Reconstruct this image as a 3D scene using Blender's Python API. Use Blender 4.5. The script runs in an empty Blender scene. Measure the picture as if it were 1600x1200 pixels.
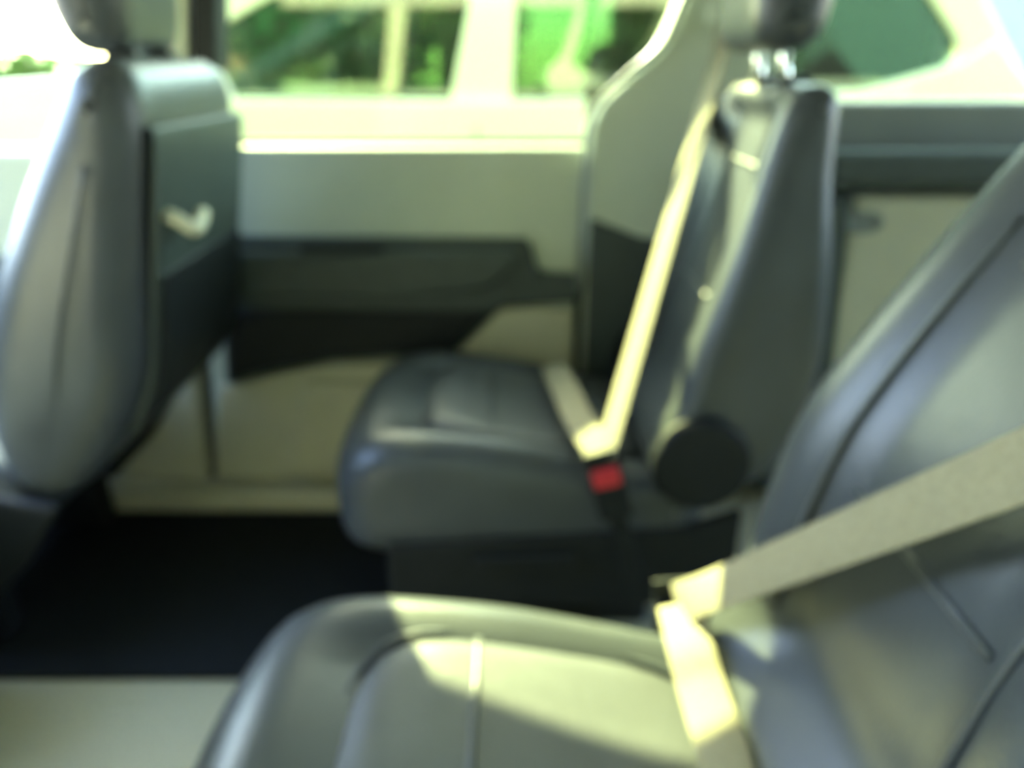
import bpy, bmesh, math, random
from mathutils import Vector, Matrix
random.seed(7)
R = math.radians
# ------------------------------------------------------------------ camera, sky, sun, exposure
scene = bpy.context.scene
C = scene.collection
CAMZ, PITCH, FPX = 0.94, R(23.4), 26.0 / 36.0 * 1600
cd = bpy.data.cameras.new('camera'); cam = bpy.data.objects.new('camera', cd); C.objects.link(cam)
cam.location = (0, 0, CAMZ); cam.rotation_euler = (R(90) - PITCH, 0, 0)
cd.lens = 26; cd.sensor_width = 36; cd.clip_start = 0.02
cd.dof.use_dof = True; cd.dof.focus_distance = 0.22; cd.dof.aperture_fstop = 4.8   # focused far too close, as the photo is
scene.camera = cam

SUN_TRAVEL = Vector((0.42, -1.0, -0.78)).normalized()
sun_el = math.asin(-SUN_TRAVEL.z)
w = bpy.data.worlds.new('sky'); scene.world = w; w.use_nodes = True
nt = w.node_tree; bg = nt.nodes['Background']
sky = nt.nodes.new('ShaderNodeTexSky'); sky.sky_type = 'NISHITA'; sky.sun_disc = False
sky.sun_elevation = sun_el; sky.sun_rotation = math.atan2(-SUN_TRAVEL.x, -SUN_TRAVEL.y)
sky.air_density = 1.0; sky.dust_density = 1.0; sky.ozone_density = 1.0
nt.links.new(sky.outputs[0], bg.inputs[0]); bg.inputs[1].default_value = 1.6
sd = bpy.data.lights.new('sun', 'SUN'); sd.energy = 25.0; sd.angle = R(0.6); sd.color = (1.0, 0.96, 0.62)
sun = bpy.data.objects.new('sun', sd); C.objects.link(sun)
sun.rotation_euler = SUN_TRAVEL.to_track_quat('-Z', 'Y').to_euler(); sun.location = (-3, 6, 6)
vs = scene.view_settings
vs.view_transform = 'Standard'; vs.look = 'None'; vs.gamma = 1; vs.use_curve_mapping = False
vs.exposure = 1.25

# ------------------------------------------------------------------ helpers
FW = Vector((0, math.cos(PITCH), -math.sin(PITCH))); UP = Vector((0, math.sin(PITCH), math.cos(PITCH)))
def P(px, py, y=None, z=None, x=None):
    """photo pixel (1600x1200) -> point on the plane the thing touches"""
    d = Vector((1, 0, 0)) * ((px - 800) / FPX) + UP * ((600 - py) / FPX) + FW
    if y is not None: t = y / d.y
    elif z is not None: t = (z - CAMZ) / d.z
    else: t = x / d.x
    return Vector((0, 0, CAMZ)) + d * t
def XZ(px, py, y):
    p = P(px, py, y=y); return (p.x, p.z)

def srgb(r, g, b):
    f = lambda c: ((c / 255 + 0.055) / 1.055) ** 2.4 if c > 10 else c / 255 / 12.92
    return (f(r), f(g), f(b), 1)
MATS = {}
def mat(name, col, rough=0.6, spec=0.5, metal=0.0, var=0.12, scale=30, bump=0.0, bscale=300, coat=0.0, sheen=0.0):
    m = bpy.data.materials.new(name); m.use_nodes = True; t = m.node_tree; b = t.nodes['Principled BSDF']
    tc = t.nodes.new('ShaderNodeTexCoord'); n = t.nodes.new('ShaderNodeTexNoise'); n.inputs['Scale'].default_value = scale
    n.inputs['Detail'].default_value = 4
    t.links.new(tc.outputs['Object'], n.inputs['Vector'])
    r = t.nodes.new('ShaderNodeValToRGB')
    c0 = [max(0, c * (1 - var)) for c in col[:3]] + [1]; c1 = [min(1, c * (1 + var)) for c in col[:3]] + [1]
    r.color_ramp.elements[0].position = 0.3; r.color_ramp.elements[1].position = 0.7
    r.color_ramp.elements[0].color = c0; r.color_ramp.elements[1].color = c1
    t.links.new(n.outputs[0], r.inputs[0]); t.links.new(r.outputs[0], b.inputs['Base Color'])
    b.inputs['Roughness'].default_value = rough; b.inputs['Specular IOR Level'].default_value = spec
    b.inputs['Metallic'].default_value = metal; b.inputs['Coat Weight'].default_value = coat
    b.inputs['Coat Roughness'].default_value = 0.05
    if sheen: b.inputs['Sheen Weight'].default_value = sheen
    if bump:
        n2 = t.nodes.new('ShaderNodeTexVoronoi'); n2.inputs['Scale'].default_value = bscale
        t.links.new(tc.outputs['Object'], n2.inputs['Vector'])
        bp = t.nodes.new('ShaderNodeBump'); bp.inputs['Strength'].default_value = bump; bp.inputs['Distance'].default_value = 0.002
        t.links.new(n2.outputs['Distance'], bp.inputs['Height']); t.links.new(bp.outputs[0], b.inputs['Normal'])
    MATS[name] = m; return m
def glass(name, tint, gloss=0.08):
    m = bpy.data.materials.new(name); m.use_nodes = True; t = m.node_tree
    t.nodes.remove(t.nodes['Principled BSDF']); out = t.nodes['Material Output']
    tr = t.nodes.new('ShaderNodeBsdfTransparent'); n = t.nodes.new('ShaderNodeTexNoise'); n.inputs['Scale'].default_value = 2
    r = t.nodes.new('ShaderNodeValToRGB')
    r.color_ramp.elements[0].color = [c * 0.97 for c in tint] + [1]; r.color_ramp.elements[1].color = list(tint) + [1]
    t.links.new(n.outputs[0], r.inputs[0]); t.links.new(r.outputs[0], tr.inputs[0])
    g = t.nodes.new('ShaderNodeBsdfGlossy'); g.inputs['Roughness'].default_value = 0.02
    mx = t.nodes.new('ShaderNodeMixShader'); mx.inputs[0].default_value = gloss
    t.links.new(tr.outputs[0], mx.inputs[1]); t.links.new(g.outputs[0], mx.inputs[2]); t.links.new(mx.outputs[0], out.inputs[0])
    MATS[name] = m; return m

LEATHER = mat('black_leather', (0.055, 0.062, 0.070, 1), 0.36, 0.5, var=0.10, scale=12, bump=0.15, bscale=260)
LEATHER2 = mat('perforated_leather', (0.070, 0.075, 0.080, 1), 0.42, 0.5, var=0.10, scale=12, bump=0.35, bscale=420)
BLACKPL = mat('black_plastic', (0.010, 0.012, 0.014, 1), 0.55, 0.25, bump=0.1)
DARKVINYL = mat('dark_vinyl', (0.052, 0.066, 0.062, 1), 0.5, 0.4, var=0.08, bump=0.1)
BEIGE = mat('beige_plastic', (0.55, 0.53, 0.39, 1), 0.6, 0.35, var=0.06, scale=8, bump=0.08)
GREIGE = mat('grey_beige_vinyl', (0.54, 0.59, 0.48, 1), 0.6, 0.35, var=0.05, scale=6, bump=0.08)
GREY = mat('grey_trim', (0.23, 0.25, 0.24, 1), 0.6, 0.35, var=0.06, scale=6, bump=0.08)
CARPET = mat('beige_carpet', (0.50, 0.47, 0.33, 1), 0.95, 0.1, var=0.25, scale=220, bump=0.6, bscale=500)
MATBLK = mat('black_mat', (0.014, 0.016, 0.018, 1), 0.95, 0.1, var=0.3, scale=200, bump=0.6, bscale=400)
HEAD = mat('headliner', (0.45, 0.43, 0.36, 1), 0.9, 0.1, var=0.05, scale=120)
BELT = mat('beige_webbing', (0.29, 0.26, 0.175, 1), 0.75, 0.25, var=0.10, scale=160, bump=0.4, bscale=700)
CHROME = mat('chrome', (0.75, 0.75, 0.72, 1), 0.18, 0.5, metal=1.0, var=0.03)
RED = mat('red_button', (0.55, 0.025, 0.04, 1), 0.4, 0.5, var=0.05)
PAINT = mat('cream_car_paint', (0.74, 0.69, 0.36, 1), 0.3, 0.5, var=0.02, scale=3, coat=1.0)
RUBBER = mat('black_rubber', (0.02, 0.021, 0.02, 1), 0.8, 0.3)
ASPHALT = mat('asphalt', (0.20, 0.195, 0.17, 1), 0.9, 0.2, var=0.2, scale=60, bump=0.3, bscale=60)
BARK = mat('bark', (0.16, 0.12, 0.08, 1), 0.9, 0.1, var=0.4, scale=20, bump=0.5, bscale=30)
LEAF = mat('leaf', (0.035, 0.22, 0.06, 1), 0.55, 0.4, var=0.55, scale=1.6)
LEAF2 = mat('yellow_green_leaf', (0.16, 0.24, 0.02, 1), 0.55, 0.4, var=0.35, scale=2.0)
GLASS_TINT = glass('tinted_glass', (0.86, 0.92, 0.74), 0.04)
GLASS_CLR = glass('clear_glass', (0.84, 0.95, 0.84), 0.05)
GLASS_CAR = glass('green_car_glass', (0.36, 0.48, 0.38), 0.12)

def link(name, me, m, parent=None, smooth=True):
    o = bpy.data.objects.new(name, me); C.objects.link(o)
    if m: me.materials.append(m)
    if smooth:
        for p in me.polygons: p.use_smooth = True
    if parent: o.parent = parent
    return o
def from_bm(name, bm, m, parent=None, smooth=False):
    bmesh.ops.recalc_face_normals(bm, faces=bm.faces)
    me = bpy.data.meshes.new(name); bm.to_mesh(me); bm.free()
    return link(name, me, m, parent, smooth)
def thing(name, label, cat, loc=(0, 0, 0), group=None):
    o = bpy.data.objects.new(name, None); C.objects.link(o); o.location = loc; o.empty_display_size = 0.1
    o['label'] = label; o['category'] = cat
    if group: o['group'] = group
    return o
def struct(o, label=None, cat=None):
    o['kind'] = 'structure'
    if label: o['label'] = label
    if cat: o['category'] = cat
    return o
def tag(o, label, cat, group=None):
    o['label'] = label; o['category'] = cat
    if group: o['group'] = group
    return o
def prism(name, pts, y0, y1, m, parent=None, bev=0.008, seg=2, off=(0, 0, 0)):
    """(x, z) outline extruded across the car from y0 to y1"""
    bm = bmesh.new()
    vs_ = [bm.verts.new((p[0] - off[0], y0 - off[1], p[1] - off[2])) for p in pts]
    f = bm.faces.new(vs_)
    r = bmesh.ops.extrude_face_region(bm, geom=[f])
    bmesh.ops.translate(bm, verts=[v for v in r['geom'] if isinstance(v, bmesh.types.BMVert)], vec=(0, y1 - y0, 0))
    bmesh.ops.recalc_face_normals(bm, faces=bm.faces)
    if bev: bmesh.ops.bevel(bm, geom=list(bm.edges), offset=bev, segments=seg, affect='EDGES', profile=0.5, clamp_overlap=True)
    return from_bm(name, bm, m, parent, False)
def box(name, a, b, m, parent=None, bev=0.006, seg=2, off=(0, 0, 0)):
    return prism(name, [(a[0], a[2]), (b[0], a[2]), (b[0], b[2]), (a[0], b[2])], a[1], b[1], m, parent, bev, seg, off)
def smooth_closed(pts, n=6):
    out = []; k = len(pts)
    for i in range(k):
        p0, p1, p2, p3 = (Vector(pts[(i + j) % k]) for j in (-1, 0, 1, 2))
        for s in range(n):
            t = s / n
            out.append(0.5 * ((2 * p1) + (-p0 + p2) * t + (2 * p0 - 5 * p1 + 4 * p2 - p3) * t * t + (-p0 + 3 * p1 - 3 * p2 + p3) * t ** 3))
    return out
def smooth_open(pts, n=8):
    pts = [Vector(p) for p in pts]; ext = [pts[0] * 2 - pts[1]] + pts + [pts[-1] * 2 - pts[-2]]; out = []
    for i in range(1, len(ext) - 2):
        p0, p1, p2, p3 = ext[i - 1:i + 3]
        for s in range(n):
            t = s / n
            out.append(0.5 * ((2 * p1) + (-p0 + p2) * t + (2 * p0 - 5 * p1 + 4 * p2 - p3) * t * t + (-p0 + 3 * p1 - 3 * p2 + p3) * t ** 3))
    out.append(pts[-1]); return out
def pad(name, prof, y0, y1, r, m, parent=None, fn=None, n=6, mid=10):
    """upholstered pad: smoothed (x, z) outline swept across, its two ends rounded by r; fn(v) may shape it"""
    pr = smooth_closed(prof, n); k = len(pr)
    area = sum(pr[i].x * pr[(i + 1) % k].y - pr[(i + 1) % k].x * pr[i].y for i in range(k))
    if area < 0: pr = pr[::-1]
    nr = []
    for i in range(k):
        t = (pr[(i + 1) % k] - pr[i - 1]).normalized(); nr.append(Vector((-t.y, t.x)))   # inward
    secs = []
    q = 6
    for j in range(q + 1):
        a = j / q * math.pi / 2; secs.append((y0 + r * (1 - math.sin(a)) if False else y0 + r * (1 - math.cos(a)), r * (1 - math.sin(a))))
    for j in range(1, mid): secs.append((y0 + r + (y1 - y0 - 2 * r) * j / mid, 0))
    for j in range(q, -1, -1):
        a = j / q * math.pi / 2; secs.append((y1 - r * (1 - math.cos(a)), r * (1 - math.sin(a))))
    bm = bmesh.new(); rings = []
    for (yy, d) in secs:
        ring = []
        for i in range(k):
            p = pr[i] + nr[i] * d; v = Vector((p.x, yy, p.y))
            if fn: v = fn(v)
            ring.append(bm.verts.new(v))
        rings.append(ring)
    for a, b in zip(rings, rings[1:]):
        for i in range(k): bm.faces.new((a[i], a[(i + 1) % k], b[(i + 1) % k], b[i]))
    bm.faces.new(rings[0][::-1]); bm.faces.new(rings[-1])
    return from_bm(name, bm, m, parent, True)
def tube(name, pts, rad, m, parent=None, seg=8, closed=False):
    pts = [Vector(p) for p in pts]; bm = bmesh.new(); rings = []; n = len(pts)
    for i, p in enumerate(pts):
        a = pts[i - 1] if (i or closed) else p; b = pts[(i + 1) % n] if (i < n - 1 or closed) else p
        t = (b - a).normalized(); u = t.cross(Vector((0.13, 0.27, 1))).normalized(); v = t.cross(u)
        rings.append([bm.verts.new(p + (u * math.cos(2 * math.pi * k / seg) + v * math.sin(2 * math.pi * k / seg)) * rad) for k in range(seg)])
    for i in range(n if closed else n - 1):
        a, b = rings[i], rings[(i + 1) % n]
        for k in range(seg): bm.faces.new((a[k], a[(k + 1) % seg], b[(k + 1) % seg], b[k]))
    if not closed: bm.faces.new(rings[0][::-1]); bm.faces.new(rings[-1])
    return from_bm(name, bm, m, parent, True)
def ribbon(name, pts, wdirs, width, m, parent=None, thick=0.0022, n=8):
    """webbing: centre line, one width direction per point"""
    cp = smooth_open(pts, n); cw = smooth_open(wdirs, n); bm = bmesh.new(); rings = []
    for i, p in enumerate(cp):
        t = (cp[min(i + 1, len(cp) - 1)] - cp[max(i - 1, 0)]).normalized()
        wd = cw[i] - t * cw[i].dot(t); wd.normalize(); nn = t.cross(wd)
        rings.append([bm.verts.new(p + wd * (a * width / 2) + nn * (b * thick / 2)) for a, b in ((-1, -0.4), (-0.93, -1), (0.93, -1), (1, -0.4), (1, 0.4), (0.93, 1), (-0.93, 1), (-1, 0.4))])
    for a, b in zip(rings, rings[1:]):
        for k in range(8): bm.faces.new((a[k], a[(k + 1) % 8], b[(k + 1) % 8], b[k]))
    bm.faces.new(rings[0][::-1]); bm.faces.new(rings[-1])
    return from_bm(name, bm, m, parent, True)
def pane(name, pts, y, m, parent=None, t=0.004):
    return prism(name, pts, y, y + t, m, parent, 0)
def sm(x, a, b):
    t = max(0, min(1, (x - a) / (b - a))); return t * t * (3 - 2 * t)

# ------------------------------------------------------------------ the cabin shell
FARY, NEARY, ROOF = 1.50, -0.06, 1.32
floor = struct(box('floor', (-1.9, NEARY - 0.04, -0.06), (2.2, FARY + 0.06, 0.0), CARPET, bev=0))
struct(box('ceiling', (-1.25, NEARY - 0.08, ROOF), (2.2, FARY + 0.10, ROOF + 0.05), HEAD, bev=0.01))

# far rear door: belt line at 0.80, dark insert and armrest, beige lower panel
BELT_Z = P(600, 228, y=FARY).z
d1 = struct(bpy.data.objects.new('door_1', None)); C.objects.link(d1); d1.location = (-0.25, FARY, 0)
def dp(name, pts, y0, y1, m, bev=0.01, seg=2, par=d1): return prism(name, pts, y0, y1, m, par, bev, seg, tuple(par.location))
dp('upper_panel', [(-0.690, 0.045), (0.135, 0.045), (0.135, 0.50), (0.155, BELT_Z - 0.02), (0.145, BELT_Z), (-0.62, BELT_Z)], FARY, FARY + 0.10, GREIGE, 0.012)
low = [(-0.685, 0.06), (0.10, 0.06), (0.128, 0.12), (0.128, XZ(890, 478, FARY)[1]), XZ(785, 478, FARY), XZ(700, 560, FARY), XZ(520, 563, FARY), XZ(430, 582, FARY), XZ(345, 600, FARY)]
dp('lower_panel', low, FARY - 0.022, FARY + 0.01, BEIGE, 0.010)
ins = [XZ(352, 604, FARY - 0.03), XZ(430, 584, FARY - 0.03), XZ(520, 566, FARY - 0.03), XZ(706, 556, FARY - 0.03), XZ(784, 482, FARY - 0.03), XZ(903, 474, FARY - 0.03),
       XZ(905, 432, FARY - 0.03), XZ(842, 428, FARY - 0.03), XZ(826, 376, FARY - 0.03), XZ(340, 372, FARY - 0.03)]
dp('door_insert', ins, FARY - 0.032, FARY + 0.01, DARKVINYL, 0.012, 3)
f3 = FARY - 0.045
dp('insert_shade_panel', [XZ(356, 596, f3), XZ(430, 577, f3), XZ(520, 560, f3), XZ(700, 550, f3), XZ(765, 490, f3), XZ(350, 486, f3)], f3, FARY, BLACKPL, 0.012, 3)  # black slab added as the armrest's shadow on the lower insert
arm = [XZ(345, 470, FARY - 0.07), XZ(640, 470, FARY - 0.07), XZ(770, 452, FARY - 0.07), XZ(815, 410, FARY - 0.07), XZ(800, 396, FARY - 0.07), XZ(345, 396, FARY - 0.07)]
dp('armrest', arm, FARY - 0.065, FARY, DARKVINYL, 0.02, 4)
dp('door_pull', [XZ(470, 392, FARY - 0.05), XZ(600, 392, FARY - 0.05), XZ(600, 384, FARY - 0.05), XZ(470, 384, FARY - 0.05)], FARY - 0.06, FARY - 0.02, BLACKPL, 0.003)
poc = [XZ(452, 735, FARY - 0.04), XZ(640, 735, FARY - 0.04), XZ(640, 600, FARY - 0.04), XZ(470, 600, FARY - 0.04)]
dp('map_pocket', poc, FARY - 0.045, FARY - 0.015, BEIGE, 0.012, 3)
dp('sill_weatherstrip', [(-0.62, BELT_Z - 0.004), (0.147, BELT_Z - 0.004), (0.147, BELT_Z + 0.010), (-0.62, BELT_Z + 0.010)], FARY + 0.03, FARY + 0.06, RUBBER, 0.003)
dp('window_frame', [(-0.63, BELT_Z), (-0.58, BELT_Z), (-0.515, ROOF - 0.10), (-0.56, ROOF - 0.10)], FARY + 0.02, FARY + 0.09, BLACKPL, 0.006)
g1 = struct(pane('window_1', [(-0.61, BELT_Z - 0.01), (0.15, BELT_Z - 0.01), (0.20, 0.93), (0.36, 1.04), (0.42, 1.23), (-0.57, 1.23)], FARY + 0.062, GLASS_TINT))

struct(box('wall_outer', (-1.9, FARY + 0.101, -0.2), (2.2, FARY + 0.115, BELT_Z - 0.02), BLACKPL, bev=0))
struct(box('trim_6', (0.15, FARY + 0.101, BELT_Z - 0.03), (0.19, FARY + 0.112, 0.90), BLACKPL, bev=0))
wo_ = FARY + 0.101
struct(prism('trim_7', [(1.30, 0.87), (2.2, 0.87), (2.2, ROOF), (1.14, ROOF)], wo_, wo_ + 0.011, BLACKPL, None, 0))
struct(prism('trim_8', [(0.33, 0.95), (0.47, 0.88), (0.47, ROOF), (0.42, ROOF)], wo_, wo_ + 0.011, BLACKPL, None, 0))
# scuff plate under the far doors, B pillar, C pillar, header rail
sc = [XZ(100, 812, FARY - 0.03), XZ(900, 812, FARY - 0.03), XZ(900, 770, FARY - 0.03), XZ(100, 770, FARY - 0.03)]
struct(prism('trim_1', [(-1.5, 0.002), (0.30, 0.002), (0.30, 0.05), (-1.5, 0.05)], FARY - 0.075, FARY + 0.02, BEIGE, None, 0.012, 3))
bp = struct(prism('trim_2', [(-0.93, 0.05), (-0.705, 0.05), (-0.685, 0.45), (-0.635, 0.80), (-0.565, ROOF - 0.08), (-0.66, ROOF - 0.08), (-0.73, 0.80), (-0.83, 0.45)], FARY - 0.012, FARY + 0.10, BEIGE, None, 0.012, 3))
tube('belt_slot_ring', [(-0.835 + 0.028 * math.cos(a), FARY - 0.014, 0.215 + 0.036 * math.sin(a)) for a in [i * math.pi / 12 for i in range(24)]], 0.005, GREY, bp, 8, True)
bgp = P(335, 130, y=FARY - 0.03)
prism('belt_guide', [(bgp.x - 0.03, bgp.z - 0.02), (bgp.x + 0.03, bgp.z - 0.03), (bgp.x + 0.012, bgp.z + 0.02), (bgp.x - 0.02, bgp.z + 0.03)], FARY - 0.045, FARY, BEIGE, bp, 0.008, 3)
# C pillar and wheel-arch trim: rises beside the door and sweeps back at the window corner
q = FARY - 0.02
cp_pts = [(0.150, 0.05), (0.150, 0.55), XZ(918, 250, q), XZ(921, 200, q), XZ(940, 160, q), XZ(985, 118, q), XZ(1035, 75, q), XZ(1062, 20, q), (0.365, 1.23), (0.50, 1.23), XZ(1205, 40, q), XZ(1215, 150, q), (0.56, 0.62), (0.56, 0.05)]
cpil = struct(prism('trim_3', cp_pts, q, FARY + 0.10, GREIGE, None, 0.016, 3))
edge = [XZ(903, 460, q - 0.004), XZ(910, 330, q - 0.004), XZ(916, 250, q - 0.004), XZ(919, 200, q - 0.004), XZ(938, 158, q - 0.004), XZ(983, 115, q - 0.004), XZ(1033, 72, q - 0.004), XZ(1060, 18, q - 0.004), (0.36, 1.2)]
tube('weatherstrip', smooth_open([(p[0], q - 0.004, p[1]) for p in edge], 6), 0.006, GREY, cpil, 8)
prism('lower_cover', [(0.155, 0.06), (0.155, 0.66), (0.26, 0.62), (0.58, 0.60), (0.58, 0.06)], q - 0.012, q + 0.01, DARKVINYL, cpil, 0.01, 2)
struct(box('trim_4', (-1.25, FARY - 0.02, ROOF - 0.10), (2.1, FARY + 0.10, ROOF), HEAD, bev=0.015))

# far front door
d2 = struct(bpy.data.objects.new('door_2', None)); C.objects.link(d2); d2.location = (-1.3, FARY, 0)
dp('upper_panel', [(-1.75, 0.045), (-0.94, 0.045), (-0.84, 0.45), (-0.76, 0.785), (-1.75, 0.785)], FARY, FARY + 0.10, GREIGE, 0.012, 2, d2)
dp('door_insert', [(-1.70, 0.40), (-0.90, 0.40), (-0.86, 0.58), (-1.70, 0.58)], FARY - 0.03, FARY + 0.01, DARKVINYL, 0.012, 3, d2)
dp('armrest', [(-1.60, 0.50), (-0.95, 0.50), (-0.92, 0.56), (-1.60, 0.57)], FARY - 0.08, FARY, DARKVINYL, 0.018, 3, d2)
struct(pane('window_2', [(-1.75, 0.78), (-0.755, 0.78), (-0.69, 1.23), (-1.45, 1.23)], FARY + 0.06, GLASS_CLR))

# quarter panel behind the far seat: grey shelf, dark armrest band, beige lower trim with cup recess, window
QZ = P(1450, 158, y=FARY).z
qp = struct(bpy.data.objects.new('wall_far', None)); C.objects.link(qp); qp.location = (1.2, FARY, 0)
dp('upper_trim', [(0.56, 0.05), (2.15, 0.05), (2.15, QZ), (0.52, QZ)], FARY, FARY + 0.10, GREY, 0.014, 3, qp)
dp('armrest', [(0.58, XZ(1400, 296, 1.4)[1]), (2.1, XZ(1400, 296, 1.4)[1]), (2.1, XZ(1400, 236, 1.4)[1]), (0.58, XZ(1400, 236, 1.4)[1])], FARY - 0.09, FARY + 0.01, DARKVINYL, 0.02, 3, qp)
bz = XZ(1400, 308, 1.44)[1]
dp('wheel_arch_cover', [(0.56, 0.05), (0.70, 0.05), (0.66, 0.62), (0.655, bz), (0.56, bz)], FARY - 0.06, FARY + 0.01, DARKVINYL, 0.012, 3, qp)
dp('lower_trim', [(0.67, 0.05), (2.1, 0.05), (2.1, bz), (0.66, bz)], FARY - 0.05, FARY + 0.01, BEIGE, 0.014, 3, qp)
cc = P(1345, 348, y=FARY - 0.052)
tube('cup_recess_ring', [Vector((cc.x + 0.042 * math.cos(a), FARY - 0.052, cc.z + 0.018 * math.sin(a))) - qp.location for a in [i * math.pi / 12 for i in range(24)]], 0.004, GREY, qp, 8, True)
dp('cup_recess', [(cc.x + 0.04 * math.cos(i * math.pi / 8), cc.z + 0.017 * math.sin(i * math.pi / 8)) for i in range(16)], FARY - 0.0515, FARY - 0.045, GREY, 0, 1, qp)
dp('rear_pillar', [(1.28, QZ - 0.01), (2.15, QZ - 0.01), (2.15, 1.24), (1.12, 1.24)], FARY, FARY + 0.10, BEIGE, 0.014, 3, qp)
struct(pane('window_3', [(0.50, QZ - 0.005), (1.29, QZ - 0.005), (1.14, 1.23), (0.48, 1.23)], FARY + 0.06, GLASS_TINT))

# near side: door with its window, front window, closed quarter; rear end and front end
d3 = struct(bpy.data.objects.new('door_3', None)); C.objects.link(d3); d3.location = (0, NEARY, 0)
ny0, ny1 = NEARY - 0.05, NEARY
dp('door_panel', [(-0.69, 0.045), (0.60, 0.045), (0.60, 0.80), (-0.66, 0.80)], ny0, ny1, GREIGE, 0.008, 2, d3)
dp('window_header', [(-0.62, 1.24), (0.60, 1.24), (0.60, ROOF), (-0.62, ROOF)], ny0, ny1, HEAD, 0.008, 2, d3)
struct(pane('window_4', [(-0.64, 0.79), (0.60, 0.79), (0.60, 1.25), (-0.62, 1.25)], ny0 + 0.02, GLASS_CLR))
wn = struct(bpy.data.objects.new('wall_near', None)); C.objects.link(wn); wn.location = (1.3, NEARY, 0)
for nm, a, b in (('lower_trim', (0.60, 0.0), (2.15, 0.88)), ('pillar', (0.60, 0.88), (0.78, 1.22)), ('rear_pillar', (1.65, 0.88), (2.15, 1.22)), ('header', (0.60, 1.22), (2.15, ROOF))):
    dp(nm, [a, (b[0], a[1]), b, (a[0], b[1])], ny0, ny1, GREIGE, 0.008, 2, wn)
struct(pane('window_6', [(0.77, 0.87), (1.66, 0.87), (1.66, 1.23), (0.77, 1.23)], ny0 + 0.02, GLASS_CLR))
d4 = struct(bpy.data.objects.new('door_4', None)); C.objects.link(d4); d4.location = (-1.3, NEARY, 0)
dp('door_panel', [(-1.75, 0.045), (-0.70, 0.045), (-0.70, 0.80), (-1.75, 0.80)], ny0, ny1, GREIGE, 0.008, 2, d4)
dp('window_header', [(-1.25, 1.24), (-0.62, 1.24), (-0.62, ROOF), (-1.25, ROOF)], ny0, ny1, HEAD, 0.008, 2, d4)
struct(pane('window_5', [(-1.75, 0.79), (-0.70, 0.79), (-0.66, 1.25), (-1.40, 1.25)], ny0 + 0.02, GLASS_CLR))
struct(box('trim_5', (-0.72, ny0, 0.0), (-0.60, ny1, ROOF), BEIGE, bev=0.01))
struct(box('wall_rear', (2.15, ny0, 0.0), (2.20, FARY + 0.1, 0.85), GREIGE, bev=0.01))
struct(box('wall_front', (-1.95, ny0, 0.0), (-1.75, FARY + 0.1, 0.78), DARKVINYL, bev=0.05))

# ------------------------------------------------------------------ floor mat and console
tag(box('floor_mat', (-1.15, 0.93, 0.001), (0.16, FARY - 0.08, 0.014), MATBLK, bev=0.005), 'black floor mat lying in front of the far rear seat', 'floor mat')

# ------------------------------------------------------------------ rear captain seats
CUSH = [(-0.300, 0.30), (-0.288, 0.355), (-0.245, 0.398), (-0.16, 0.412), (-0.02, 0.400), (0.10, 0.375), (0.20, 0.350), (0.285, 0.335), (0.31, 0.27), (0.27, 0.205), (0.05, 0.195), (-0.17, 0.195), (-0.282, 0.215)]
BACK = [(0.215, 0.36), (0.245, 0.44), (0.256, 0.53), (0.282, 0.64), (0.342, 0.76), (0.412, 0.875), (0.440, 0.908), (0.49, 0.918), (0.515, 0.89), (0.485, 0.82), (0.42, 0.70), (0.375, 0.58), (0.352, 0.46), (0.335, 0.36), (0.28, 0.325)]
BACK_UP = [(0.215, 0.36), (0.245, 0.45), (0.272, 0.57), (0.312, 0.71), (0.342, 0.84), (0.362, 0.895), (0.395, 0.916), (0.425, 0.895), (0.432, 0.80), (0.448, 0.66), (0.452, 0.52), (0.425, 0.40), (0.37, 0.335), (0.28, 0.325)]
def cush_fn(hw):
    def f(v):
        if v.z > 0.31 and v.x < 0.30:
            e = abs(v.y) / hw
            dip = 0.022 * (1 - sm(e, 0.52, 0.80)) * sm(v.z, 0.31, 0.37) * sm(v.x, -0.25, -0.12)
            v.z -= dip
        if v.x < -0.1: v.x += 0.035 * (abs(v.y) / hw) ** 3 * sm(-v.x, 0.1, 0.25)
        return v
    return f
def back_fn(hw, x_of):
    def f(v):
        e = abs(v.y) / hw
        dip = 0.03 * (1 - sm(e, 0.45, 0.72)) * sm(v.z, 0.36, 0.46) * (1 - sm(v.z, 0.86, 0.91))
        v.x += dip * (1 - sm(v.x, x_of(v.z) - 0.03, x_of(v.z) + 0.03))
        s = sm(v.z, 0.55, 0.92) * 0.10                      # shoulders narrow
        v.y *= 1 - s
        return v
    return f
mid_rear = lambda z: 0.30 + max(0, z - 0.5) * 0.42
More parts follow.
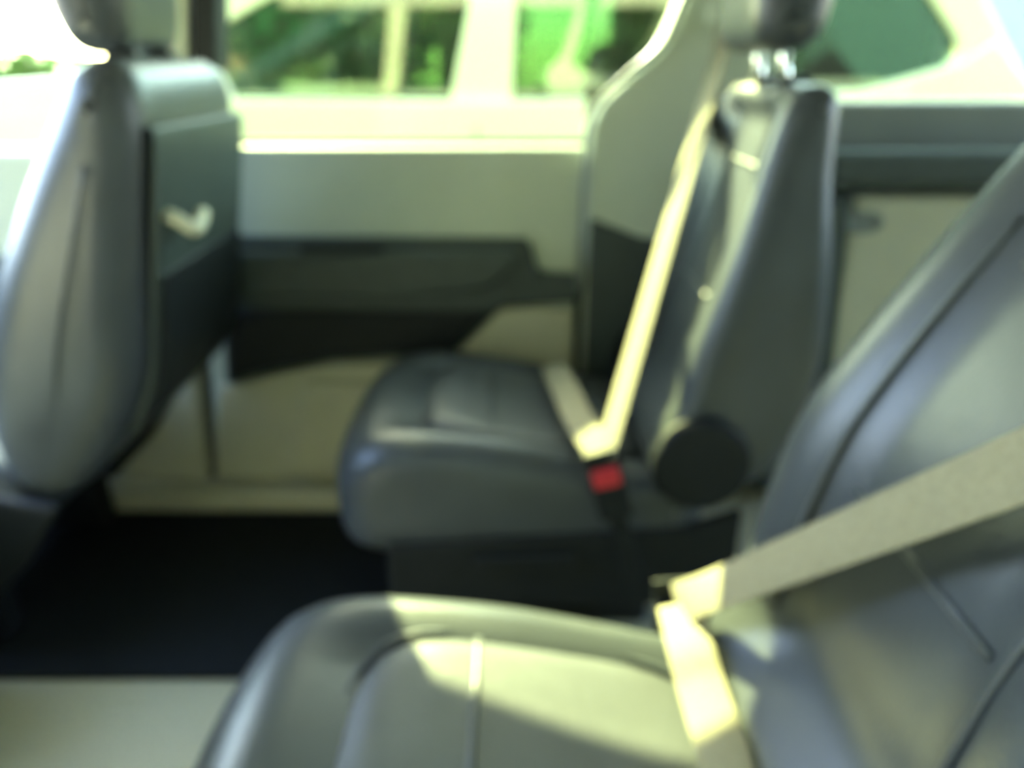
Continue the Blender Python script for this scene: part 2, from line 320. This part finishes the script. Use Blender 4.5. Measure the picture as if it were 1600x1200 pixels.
def rear_seat(cy, inb, label, upright=False):
    """inb = +1 when the aisle lies towards +y of this seat"""
    t = thing('captain_seat', label, 'car seat', (0, cy, 0), 'second row captain seats')
    hw = 0.22
    cu = pad('cushion', CUSH, -hw, hw, 0.05, LEATHER, t, cush_fn(hw), 6, 14)
    # sewn-in centre panel with raised piping around it
    ctop = lambda x: 0.412 - 0.018 - 0.19 * max(0, x + 0.10) - 0.35 * max(0, -0.13 - x)
    def ring(ax, ay, cx, k=40): return [(cx + ax * math.copysign(abs(math.cos(a)) ** 0.55, math.cos(a)), ay * math.copysign(abs(math.sin(a)) ** 0.55, math.sin(a)), 0) for a in [2 * math.pi * i / k for i in range(k)]]
    def lay(p, dz=0): return (p[0], p[1], ctop(p[0]) + dz)
    bm = bmesh.new(); rg = []
    for s, dz in ((1.0, -0.012), (0.985, 0.004), (0.93, 0.012), (0.8, 0.013), (0.55, 0.010), (0.25, 0.008)):
        rg.append([bm.verts.new(lay((0.03 + (p[0] - 0.03) * s, p[1] * s), dz)) for p in ring(0.185, 0.150, 0.03)])
    for a, b in zip(rg, rg[1:]):
        for i in range(40): bm.faces.new((a[i], a[(i + 1) % 40], b[(i + 1) % 40], b[i]))
    bm.faces.new(rg[-1])
    ci = from_bm('cushion_panel', bm, LEATHER2, t, True)
    tube('piping', [lay(p, 0.006) for p in ring(0.190, 0.155, 0.03)], 0.0045, LEATHER, ci, 6, True)
    tube('seam', smooth_open([lay((-0.035, y, 0), 0.0085 + 0.001) for y in (-0.145, -0.07, 0, 0.07, 0.145)], 5), 0.004, LEATHER, ci, 6)
    for s in (-1, 1):
        tube('seam', smooth_open([(x, s * (hw - 0.012 - (0.035 if x < -0.2 else 0)), z) for x, z in ((-0.235, 0.335), (-0.12, 0.352), (0.05, 0.335), (0.2, 0.305), (0.27, 0.29))], 5), 0.0035, LEATHER, cu, 6)
    ba = pad('backrest', BACK_UP if upright else BACK, -hw, hw, 0.030 if upright else 0.04, LEATHER, t, back_fn(hw, (lambda z: 0.30 + max(0, z - 0.5) * 0.20) if upright else mid_rear), 6, 14)
    # stitched centre panel on the backrest: cross-wise flutes and edge piping
    xf = lambda z: (0.245 + (z - 0.44) * 0.122 if z < 0.53 else 0.256 + (z - 0.53) * 0.24 if z < 0.64 else 0.282 + (z - 0.64) * 0.5 if z < 0.76 else 0.342 + (z - 0.76) * 0.61) + 0.026
    if upright: xf = lambda z: 0.245 + (z - 0.45) * 0.26 + 0.026
    for s in (-1, 1):
        tube('piping', smooth_open([(xf(z) - 0.014, s * (0.128 - 0.012 * (z - 0.45)), z) for z in (0.45, 0.55, 0.65, 0.75, 0.83)], 5), 0.004, LEATHER, ba, 6)
    for z in (0.60, 0.80):
        tube('seam', [(xf(z) + 0.001, y, z) for y in (-0.10, -0.05, 0, 0.05, 0.10)], 0.004, LEATHER, ba, 6)
    # head restraint on two posts
    hx = -0.035 if upright else 0.0
    hr = pad('headrest', [(p[0] + hx, p[1]) for p in ((0.365, 0.975), (0.36, 1.05), (0.375, 1.12), (0.42, 1.145), (0.462, 1.12), (0.468, 1.04), (0.455, 0.975), (0.41, 0.955))], -0.125, 0.125, 0.045, LEATHER, t, None, 6, 8)
    for s in (-0.06, 0.06):
        po = tube('headrest_post', [(0.455 - (0.055 if upright else 0), s, 0.885), (0.435 + hx * 1.3, s, 0.93), (0.415 + hx, s, 0.99)], 0.0075, CHROME, t, 10)
        box('post_guide', (0.43 + hx * 1.4, s - 0.016, 0.905), (0.475 + hx * 1.4, s + 0.016, 0.926), BLACKPL, po, 0.004)
    # side valance, hinge cover, folded armrest, pedestal and rails
    for s in (-1, 1):
        prism('side_valance', [(-0.20, 0.12), (0.30, 0.12), (0.36, 0.20), (0.36, 0.30), (0.28, 0.27), (-0.20, 0.235)], s * (hw - 0.012), s * (hw + 0.010), BLACKPL, t, 0.006)
        hc = [(0.285 + 0.075 * math.cos(a), (0.385 if upright else 0.335) + 0.075 * math.sin(a)) for a in [2 * math.pi * i / 20 for i in range(20)]]
        prism('hinge_cover', hc, s * (hw - 0.01), s * (hw + 0.022), BLACKPL, t, 0.008, 3)
    prism('recline_lever', [(-0.06, 0.20), (0.10, 0.205), (0.10, 0.225), (-0.06, 0.222)], inb * (hw + 0.004), inb * (hw + 0.022), BLACKPL, t, 0.004)
    box('pedestal', (-0.14, -0.17, 0.02), (0.24, 0.17, 0.20), BLACKPL, t, 0.02)
    for s in (-0.15, 0.15): box('floor_rail', (-0.24, s - 0.02, 0.0005), (0.32, s + 0.02, 0.03), GREY, t, 0.004)
    return t
far_seat = rear_seat(1.205, -1, 'black leather captain seat by the far door, in shade', True)
near_seat = rear_seat(0.455, 1, 'large black leather captain seat nearest the camera, sunlight on its cushion')

# ------------------------------------------------------------------ seat belts
def buckle(parent, p, up, side, m_btn=RED):
    """stalk and buckle body, button on top"""
    up = Vector(up).normalized(); side = Vector(side); side = (side - up * side.dot(up)).normalized(); nn = up.cross(side)
    M = Matrix((side, nn, up)).transposed()
    def bx(name, a, b, mm, par, bev):
        o = box(name, a, b, mm, par, bev); me = o.data
        for v in me.vertices: v.co = M @ v.co + Vector(p)
        return o
    b_ = bx('buckle', (-0.026, -0.012, -0.085), (0.026, 0.012, 0.0), BLACKPL, parent, 0.005)
    bx('release_button', (-0.021, -0.0145, -0.026), (0.021, 0.0145, 0.003), m_btn, b_, 0.004)
    bx('buckle_stalk', (-0.014, -0.006, -0.20), (0.014, 0.006, -0.08), BLACKPL, b_, 0.003)
    bx('latch_plate', (-0.026, -0.003, 0.000), (0.026, 0.003, 0.030), BLACKPL, parent, 0.002)
OFF = lambda pts, o: [Vector(p) - Vector(o) for p in pts]
# far belt
fb = P(940, 728, y=0.955)
t = thing('seat_belt', 'beige seat belt buckled across the far rear seat, red release button', 'seat belt', (0, 0, 0), 'beige seat belts')
anch = P(1122, 95, y=1.43); top = P(1136, 30, y=1.455)
d = (anch - fb).normalized()
nrm = Vector((-0.75, -0.35, 0.3)); wd = d.cross(nrm).normalized()
mid1 = fb.lerp(anch, 0.5)
ribbon('shoulder_strap', [fb + d * 0.012, fb.lerp(anch, 0.25), mid1, fb.lerp(anch, 0.75), anch, top], [wd] * 6, 0.046, BELT, t)
lp = [fb + Vector((0.004, 0.01, 0.012)), P(905, 655, y=1.06), P(878, 598, y=1.20), P(862, 570, y=1.36), Vector((0.10, 1.435, 0.33))]
ribbon('lap_strap', lp, [Vector((0.9, 0.25, 0.35))] * 5, 0.046, BELT, t)
buckle(t, fb + Vector((0.004, 0.0, -0.005)), (fb - P(960, 800, y=0.955)), (1, 0, 0.3))
o = box('belt_guide', (top.x - 0.035, 1.452, top.z - 0.01), (top.x + 0.035, 1.478, top.z + 0.025), GREIGE, t, 0.008)
# near belt
nb = P(1058, 945, y=0.672)
t = thing('seat_belt', 'beige seat belt buckled in front of the near leather backrest', 'seat belt', (0, 0, 0), 'beige seat belts')
pa = Vector((0.298, 0.376, 0.726)); pb = Vector((0.395, 0.12, 1.03))
d = (pb - nb).normalized(); nrm = Vector((-0.70, -0.25, 0.55)); wd = d.cross(nrm).normalized()
nrm2 = Vector((-0.2, -0.55, 0.75)); wd2 = d.cross(nrm2).normalized()
ribbon('shoulder_strap', [nb, nb.lerp(pa, 0.2), nb.lerp(pa, 0.45), nb.lerp(pa, 0.75), pa, pa.lerp(pb, 0.5), pb], [wd.lerp(Vector((0.5, -0.2, 0.8)), 0.5), wd, wd, wd, wd, wd, wd], 0.047, BELT, t)
ls = [nb + Vector((0.0, -0.005, 0.004)), P(1078, 1010, z=0.385), P(1095, 1070, z=0.376), P(1125, 1160, z=0.372), P(1160, 1260, z=0.37), Vector((0.24, 0.30, 0.375)), Vector((0.25, 0.215, 0.33))]
ribbon('lap_strap', ls, [Vector((0.95, 0.0, 0.25))] * 7, 0.047, BELT, t)
buckle(t, nb + Vector((0.004, 0.022, -0.01)), Vector((-0.1, -0.05, 1)), (1, 0, 0), BLACKPL)
box('belt_guide', (pb.x - 0.035, -0.06, pb.z), (pb.x + 0.035, pb.y + 0.01, pb.z + 0.03), GREIGE, t, 0.008)

# ------------------------------------------------------------------ front seats
FB = [(-0.80, 0.40), (-0.785, 0.52), (-0.735, 0.65), (-0.675, 0.77), (-0.612, 0.875), (-0.575, 0.93), (-0.53, 0.948), (-0.495, 0.925), (-0.485, 0.86), (-0.505, 0.75), (-0.532, 0.60), (-0.555, 0.50), (-0.62, 0.385), (-0.70, 0.31), (-0.77, 0.32)]
FC = [(-1.20, 0.30), (-1.18, 0.39), (-1.09, 0.42), (-0.92, 0.39), (-0.80, 0.36), (-0.76, 0.31), (-0.80, 0.22), (-0.95, 0.18), (-1.14, 0.20)]
def front_seat(cy, label):
    t = thing('front_seat', label, 'car seat', (0, cy, 0), 'front row seats')
    hw = 0.225
    def bf(v):
        e = abs(v.y) / hw
        if v.x < -0.54 - (0.95 - v.z) * 0.33: v.x += 0.03 * (1 - sm(e, 0.45, 0.75)) * sm(v.z, 0.4, 0.5)
        v.y *= 1 - 0.12 * sm(v.z, 0.6, 0.95); return v
    ba = pad('backrest', FB, -hw, hw, 0.06, LEATHER, t, bf, 6, 12)
    bpn = pad('back_panel', [(-0.600, 0.42), (-0.556, 0.50), (-0.532, 0.60), (-0.502, 0.75), (-0.482, 0.85), (-0.474, 0.85), (-0.492, 0.74), (-0.522, 0.59), (-0.546, 0.49), (-0.592, 0.41)], -0.175, 0.175, 0.004, DARKVINYL, t, None, 4, 6)
    mp = pad('map_pocket', [(-0.585, 0.43), (-0.546, 0.50), (-0.520, 0.60), (-0.509, 0.655), (-0.503, 0.655), (-0.512, 0.59), (-0.536, 0.49), (-0.578, 0.42)], -0.165, 0.165, 0.003, BLACKPL, t, None, 4, 6)  # map pocket, coloured black to stand in for shade low on the seat
    tube('map_pocket_hem', [(-0.515 + 0.006, y, 0.655) for y in (-0.15, -0.05, 0.05, 0.15)], 0.006, BLACKPL, bpn, 8)
    for s in (-1, 1):
        tube('seam', smooth_open([(x, s * (hw - 0.004 - 0.03 * max(0, z - 0.6)), z) for x, z in ((-0.68, 0.42), (-0.65, 0.56), (-0.60, 0.70), (-0.555, 0.82))], 5), 0.002, LEATHER, ba, 6)
    pad('headrest', [(-0.61, 0.97), (-0.63, 1.05), (-0.615, 1.13), (-0.57, 1.155), (-0.525, 1.13), (-0.515, 1.05), (-0.53, 0.972), (-0.57, 0.952)], -0.115, 0.115, 0.045, LEATHER, t, None, 6, 8)
    for s in (-0.06, 0.06):
        po = tube('headrest_post', [(-0.545, s, 0.92), (-0.555, s, 0.96), (-0.565, s, 1.0)], 0.0085, CHROME, t, 10)
        box('post_guide', (-0.57, s - 0.018, 0.938), (-0.525, s + 0.018, 0.958), BLACKPL, po, 0.004)
    cu = pad('cushion', FC, -hw, hw, 0.05, LEATHER, t, None, 6, 8)
    prism('side_valance', [(-1.14, 0.10), (-0.88, 0.10), (-0.78, 0.20), (-0.70, 0.31), (-0.80, 0.33), (-1.14, 0.24)], -hw - 0.012, -hw + 0.015, BLACKPL, t, 0.008)
    prism('side_valance', [(-1.14, 0.10), (-0.88, 0.10), (-0.78, 0.20), (-0.70, 0.31), (-0.80, 0.33), (-1.14, 0.24)], hw - 0.015, hw + 0.012, BLACKPL, t, 0.008)
    for s in (-0.17, 0.17): box('floor_rail', (-1.10, s - 0.025, 0.0005), (-0.88, s + 0.025, 0.19), BLACKPL, t, 0.006)
    # bag hook on the rear of the backrest
    tube('bag_hook', smooth_open([(-0.490, -0.15, 0.745), (-0.470, -0.15, 0.735), (-0.455, -0.145, 0.722), (-0.456, -0.12, 0.726), (-0.462, -0.09, 0.736)], 5), 0.010, BEIGE, t, 10)
    return t
front_seat(1.205, 'dark leather front passenger seat seen from behind, headrest raised')
front_seat(0.455, 'dark leather driver seat just beside the near front door')
t = thing('centre_console', 'black centre console standing between the two front seats', 'console', (-1.0, 0.83, 0))
box('console_body', (-1.70, 0.735, 0.0005), (-0.85, 0.925, 0.34), BLACKPL, t, 0.03, 3, (-1.0, 0.83, 0))
box('armrest_lid', (-1.20, 0.738, 0.342), (-0.84, 0.922, 0.40), LEATHER, t, 0.025, 3, (-1.0, 0.83, 0))

# ------------------------------------------------------------------ outside: ground, parked car, trees
GZ = -0.42
g = box('ground', (-30, -25, GZ - 0.2), (30, 40, GZ), ASPHALT, bev=0); g.name = 'ground'; struct(g)
cy = 3.0; CW = 1.65
car = thing('parked_car', 'cream coloured car parked alongside, seen through the far windows', 'car', (0.2, cy + CW / 2, GZ))
ol = tuple(car.location)
def cpn(name, pts, y0, y1, m, bev=0.02, par=car, seg=2): return prism(name, pts, y0, y1, m, par, bev, seg, ol)
XZc = lambda px, py: XZ(px, py, cy)
bl = [XZc(-330, 190), XZc(-300, 150), XZc(0, 128), XZc(140, 118), XZc(147, 152), XZc(700, 156), XZc(1080, 152), XZc(1350, 140), XZc(1500, 98), XZc(1560, 60), XZc(1620, 140)]
xr = bl[-1][0] + 0.06; xl = bl[0][0] - 0.06
wa = lambda cx: [(cx + 0.40 * math.cos(a), GZ + 0.36 + 0.40 * math.sin(a)) for a in [math.pi * i / 10 for i in range(11)]]
wr, wf = xr - 0.85, xl + 0.90
rim = [(xr - 0.05, GZ + 0.28)] + [p for p in wa(wr)] + [p for p in wa(wf)] + [(xl + 0.05, GZ + 0.28), (xl, 0.35)]
side = bl + [(xr, 0.35)] + rim
cpn('body_side', side, cy, cy + 0.06, PAINT, 0.012)
cpn('body_side', side, cy + CW - 0.06, cy + CW, PAINT, 0.012)
cpn('bonnet', [XZc(-330, 190), XZc(-300, 150), XZc(0, 128), XZc(140, 118), (XZc(140, 118)[0], 0.70), (xl + 0.05, 0.60)], cy + 0.05, cy + CW - 0.05, PAINT, 0.05, car, 3)
cpn('tailgate', [(xr - 0.06, GZ + 0.3), (xr, 0.35), XZc(1620, 140), XZc(1600, 140), (xr - 0.10, GZ + 0.3)], cy + 0.05, cy + CW - 0.05, PAINT, 0.01)
cpn('cabin_floor', [(xl + 0.9, GZ + 0.25), (xr - 0.1, GZ + 0.25), (xr - 0.1, GZ + 0.45), (xl + 0.9, GZ + 0.45)], cy + 0.06, cy + CW - 0.06, BLACKPL, 0.01)
RT = 1.36
roofp = [(XZc(640, -110)[0] , RT - 0.02), (XZc(900, -118)[0], RT + 0.03), (XZc(1300, -100)[0], RT - 0.0), (XZc(1470, -70)[0], RT - 0.09), (XZc(1440, -60)[0], RT - 0.13), (XZc(1300, -80)[0], RT - 0.06), (XZc(620, -90)[0], RT - 0.08)]
cpn('roof', roofp, cy + 0.06, cy + CW - 0.06, PAINT, 0.02, car, 3)
for (ya, yb) in ((cy + 0.02, cy + 0.09), (cy + CW - 0.09, cy + CW - 0.02)):
    cpn('front_pillar', [XZc(120, 150), XZc(147, 160), XZc(325, 50), XZc(410, 0), XZc(600, -98), XZc(640, -120), XZc(400, -45), XZc(300, 20)], ya, yb, PAINT, 0.012)
    cpn('centre_pillar', [XZc(702, 160), XZc(800, 160), XZc(812, -100), XZc(752, -100)], ya, yb, PAINT, 0.012)
    cpn('rear_door_pillar', [XZc(1075, 160), XZc(1150, 160), XZc(1130, -100), XZc(1060, -100)], ya, yb, PAINT, 0.012)
    cpn('tail_pillar', [XZc(1480, 110), XZc(1505, 80), XZc(1498, 55), XZc(1450, -20), XZc(1410, -75), XZc(1475, -95), XZc(1545, -10), XZc(1620, 145), XZc(1500, 140)], ya, yb, PAINT, 0.012)
    cpn('side_window', [XZc(150, 158), XZc(705, 158), XZc(755, -95), XZc(590, -95), XZc(410, 0)], ya + 0.02, ya + 0.026, GLASS_CAR, 0)
    cpn('side_window', [XZc(798, 158), XZc(1080, 158), XZc(1062, -95), XZc(810, -95)], ya + 0.02, ya + 0.026, GLASS_CAR, 0)
    cpn('side_window', [XZc(1148, 158), XZc(1350, 142), XZc(1500, 100), XZc(1500, 60), XZc(1412, -75), XZc(1130, -95)], ya + 0.02, ya + 0.026, GLASS_CAR, 0)
LIN = (cy + CW - 0.115, cy + CW - 0.092)
cpn('door_lining', [XZc(147, 152), XZc(700, 156), XZc(1080, 152), XZc(1350, 140), XZc(1500, 98), XZc(1560, 60), XZc(1620, 140), (xr - 0.1, 0.2), (-1.2, 0.2)], LIN[0], LIN[1], GREY, 0.004)
cpn('pillar_lining', [XZc(1470, 110), XZc(1495, 80), XZc(1488, 55), XZc(1440, -20), XZc(1400, -75), XZc(1475, -95), XZc(1545, -10), XZc(1620, 145), XZc(1500, 140)], LIN[0], LIN[1], GREY, 0.004)
cpn('pillar_lining', [XZc(1070, 160), XZc(1155, 160), XZc(1135, -100), XZc(1055, -100)], LIN[0], LIN[1], GREY, 0.004)
cpn('pillar_lining', [XZc(697, 160), XZc(805, 160), XZc(817, -100), XZc(747, -100)], LIN[0], LIN[1], GREY, 0.004)
cpn('pillar_lining', [XZc(115, 150), XZc(152, 160), XZc(330, 52), XZc(415, 2), XZc(604, -96), XZc(640, -120), XZc(400, -45), XZc(300, 20)], LIN[0], LIN[1], GREY, 0.004)
for px in (470, 930):
    a = XZc(px, 150)
    for yy in (cy + 0.45, cy + CW - 0.75):
        st = pad('seat_back', [(a[0] - ol[0] - 0.10, 0.75), (a[0] - ol[0] + 0.02, 1.15), (a[0] - ol[0] + 0.08, 1.42), (a[0] - ol[0] + 0.18, 1.42), (a[0] - ol[0] + 0.14, 1.15), (a[0] - ol[0] + 0.06, 0.75)], yy - ol[1] - 0.2, yy - ol[1] + 0.25, 0.05, BLACKPL, car, None, 4, 4)
for px in (640, 1010):
    p = XZc(px, 205); cpn('door_handle', [(p[0] - 0.1, p[1] - 0.26), (p[0] + 0.1, p[1] - 0.26), (p[0] + 0.1, p[1] - 0.23), (p[0] - 0.1, p[1] - 0.23)], cy - 0.035, cy + 0.01, PAINT, 0.008)
for px in (150, 742, 1090):
    a = XZc(px, 170); cpn('door_gap', [(a[0], 0.72), (a[0] + 0.008, 0.72), (a[0] + 0.008, GZ + 0.3), (a[0], GZ + 0.3)], cy - 0.001, cy + 0.01, RUBBER, 0)
def wheel(cx, yc):
    bm = bmesh.new()
    bmesh.ops.create_cone(bm, cap_ends=True, segments=32, radius1=0.35, radius2=0.35, depth=0.22, matrix=Matrix.Translation((cx - ol[0], yc - ol[1], 0.352)) @ Matrix.Rotation(R(90), 4, 'X'))
    bmesh.ops.bevel(bm, geom=[e for e in bm.edges if len(e.link_faces) == 2 and any(len(f.verts) > 4 for f in e.link_faces)], offset=0.03, segments=2, affect='EDGES')
    wo = from_bm('wheel', bm, RUBBER, car)
    bm = bmesh.new()
    bmesh.ops.create_cone(bm, cap_ends=True, segments=24, radius1=0.22, radius2=0.20, depth=0.235, matrix=Matrix.Translation((cx - ol[0], yc - ol[1], 0.352)) @ Matrix.Rotation(R(90), 4, 'X'))
    from_bm('hub_cap', bm, CHROME, wo)
for wx in (wr, wf):
    for wy in (cy + 0.13, cy + CW - 0.13): wheel(wx, wy)
for yy in (cy + 0.10, cy + CW - 0.10):
    tube('roof_rail', smooth_open([(XZc(760, 0)[0] - ol[0], yy - ol[1], RT + 0.01 - GZ), (XZc(790, 0)[0] - ol[0], yy - ol[1], RT + 0.06 - GZ), (XZc(1000, 0)[0] - ol[0], yy - ol[1], RT + 0.07 - GZ), (XZc(1260, 0)[0] - ol[0], yy - ol[1], RT + 0.05 - GZ), (XZc(1290, 0)[0] - ol[0], yy - ol[1], RT - 0.01 - GZ)], 5), 0.016, CHROME, car, 8)

def tree(x, y, h, rx, rz, n, m, label, cat='tree', name='leafy_tree', zc=None, seed=1):
    rnd = random.Random(seed)
    t = thing(name, label, cat, (x, y, GZ), 'greenery beyond the parked car')
    zc = zc if zc is not None else h - rz
    pts = smooth_open([(0, 0, -0.02), (0.05, 0.02, zc * 0.5), (-0.03, 0.0, zc)], 5)
    tube('trunk', pts, 0.05 + h * 0.02, BARK, t, 8)
    V, F = [], []
    blobs = [(rnd.uniform(-1, 1) * rx * 0.65, rnd.uniform(-1, 1) * rx * 0.4, zc + rnd.uniform(-1, 1) * rz * 0.65, rnd.uniform(0.35, 0.6)) for _ in range(14)]
    for i in range(n):
        b = rnd.choice(blobs); u = Vector((rnd.gauss(0, 1), rnd.gauss(0, 1), rnd.gauss(0, 1))).normalized() * rnd.uniform(0.55, 1)
        c = Vector((b[0] + u.x * rx * b[3], b[1] + u.y * rx * b[3] * 0.7, b[2] + u.z * rz * b[3]))
        if c.z < 0.05: c.z = 0.05 + rnd.random() * 0.1
        a = Vector((rnd.gauss(0, 1), rnd.gauss(0, 1), rnd.gauss(0, 0.6))).normalized(); bb = a.cross(Vector((rnd.gauss(0, 1), rnd.gauss(0, 1), rnd.gauss(0, 1)))).normalized()
        s = rnd.uniform(0.08, 0.15); k = len(V)
        V += [c - a * s, c + bb * s * 0.45 , c + a * s, c - bb * s * 0.45]; F.append((k, k + 1, k + 2, k + 3))
    me = bpy.data.meshes.new('foliage'); me.from_pydata([tuple(v) for v in V], [], F)
    fo = link('foliage', me, m, t, False); fo['kind'] = 'stuff'
    return t
tree(-2.45, 6.8, 5.0, 0.9, 2.2, 10000, LEAF, 'bright green tree behind the front window of the parked car', zc=2.4, seed=6)
tree(-1.65, 8.5, 7.0, 0.85, 2.9, 14000, LEAF, 'tall green tree left of the centre pillar of the parked car', zc=3.8, seed=8)
tree(-4.1, 10.9, 5.6, 0.95, 2.2, 6000, LEAF, 'tall darker tree standing further back, left of the other trees', seed=21)
tree(-0.9, 11.0, 5.6, 0.95, 2.2, 6000, LEAF, 'tall darker tree standing further back, near the boundary wall', seed=22)
tree(-6.4, 9.0, 1.7, 1.7, 0.62, 7000, LEAF2, 'low yellow-green bush at the far left window edge', 'bush', 'low_bush', 0.85, seed=11)
# pale boundary wall behind the rear half of the parked car
wl = box('boundary_wall', (1.1, 9.0, GZ), (9.5, 9.25, 2.6), GREY, bev=0.02)
tag(wl, 'grey-green boundary wall behind the rear of the parked car', 'wall')

# unseen black wall added on the camera's side to block low sky light
lw = struct(box('sky_blocker_wall', (-9, -1.75, GZ), (9, -1.6, 3.0), BLACKPL, bev=0.02))
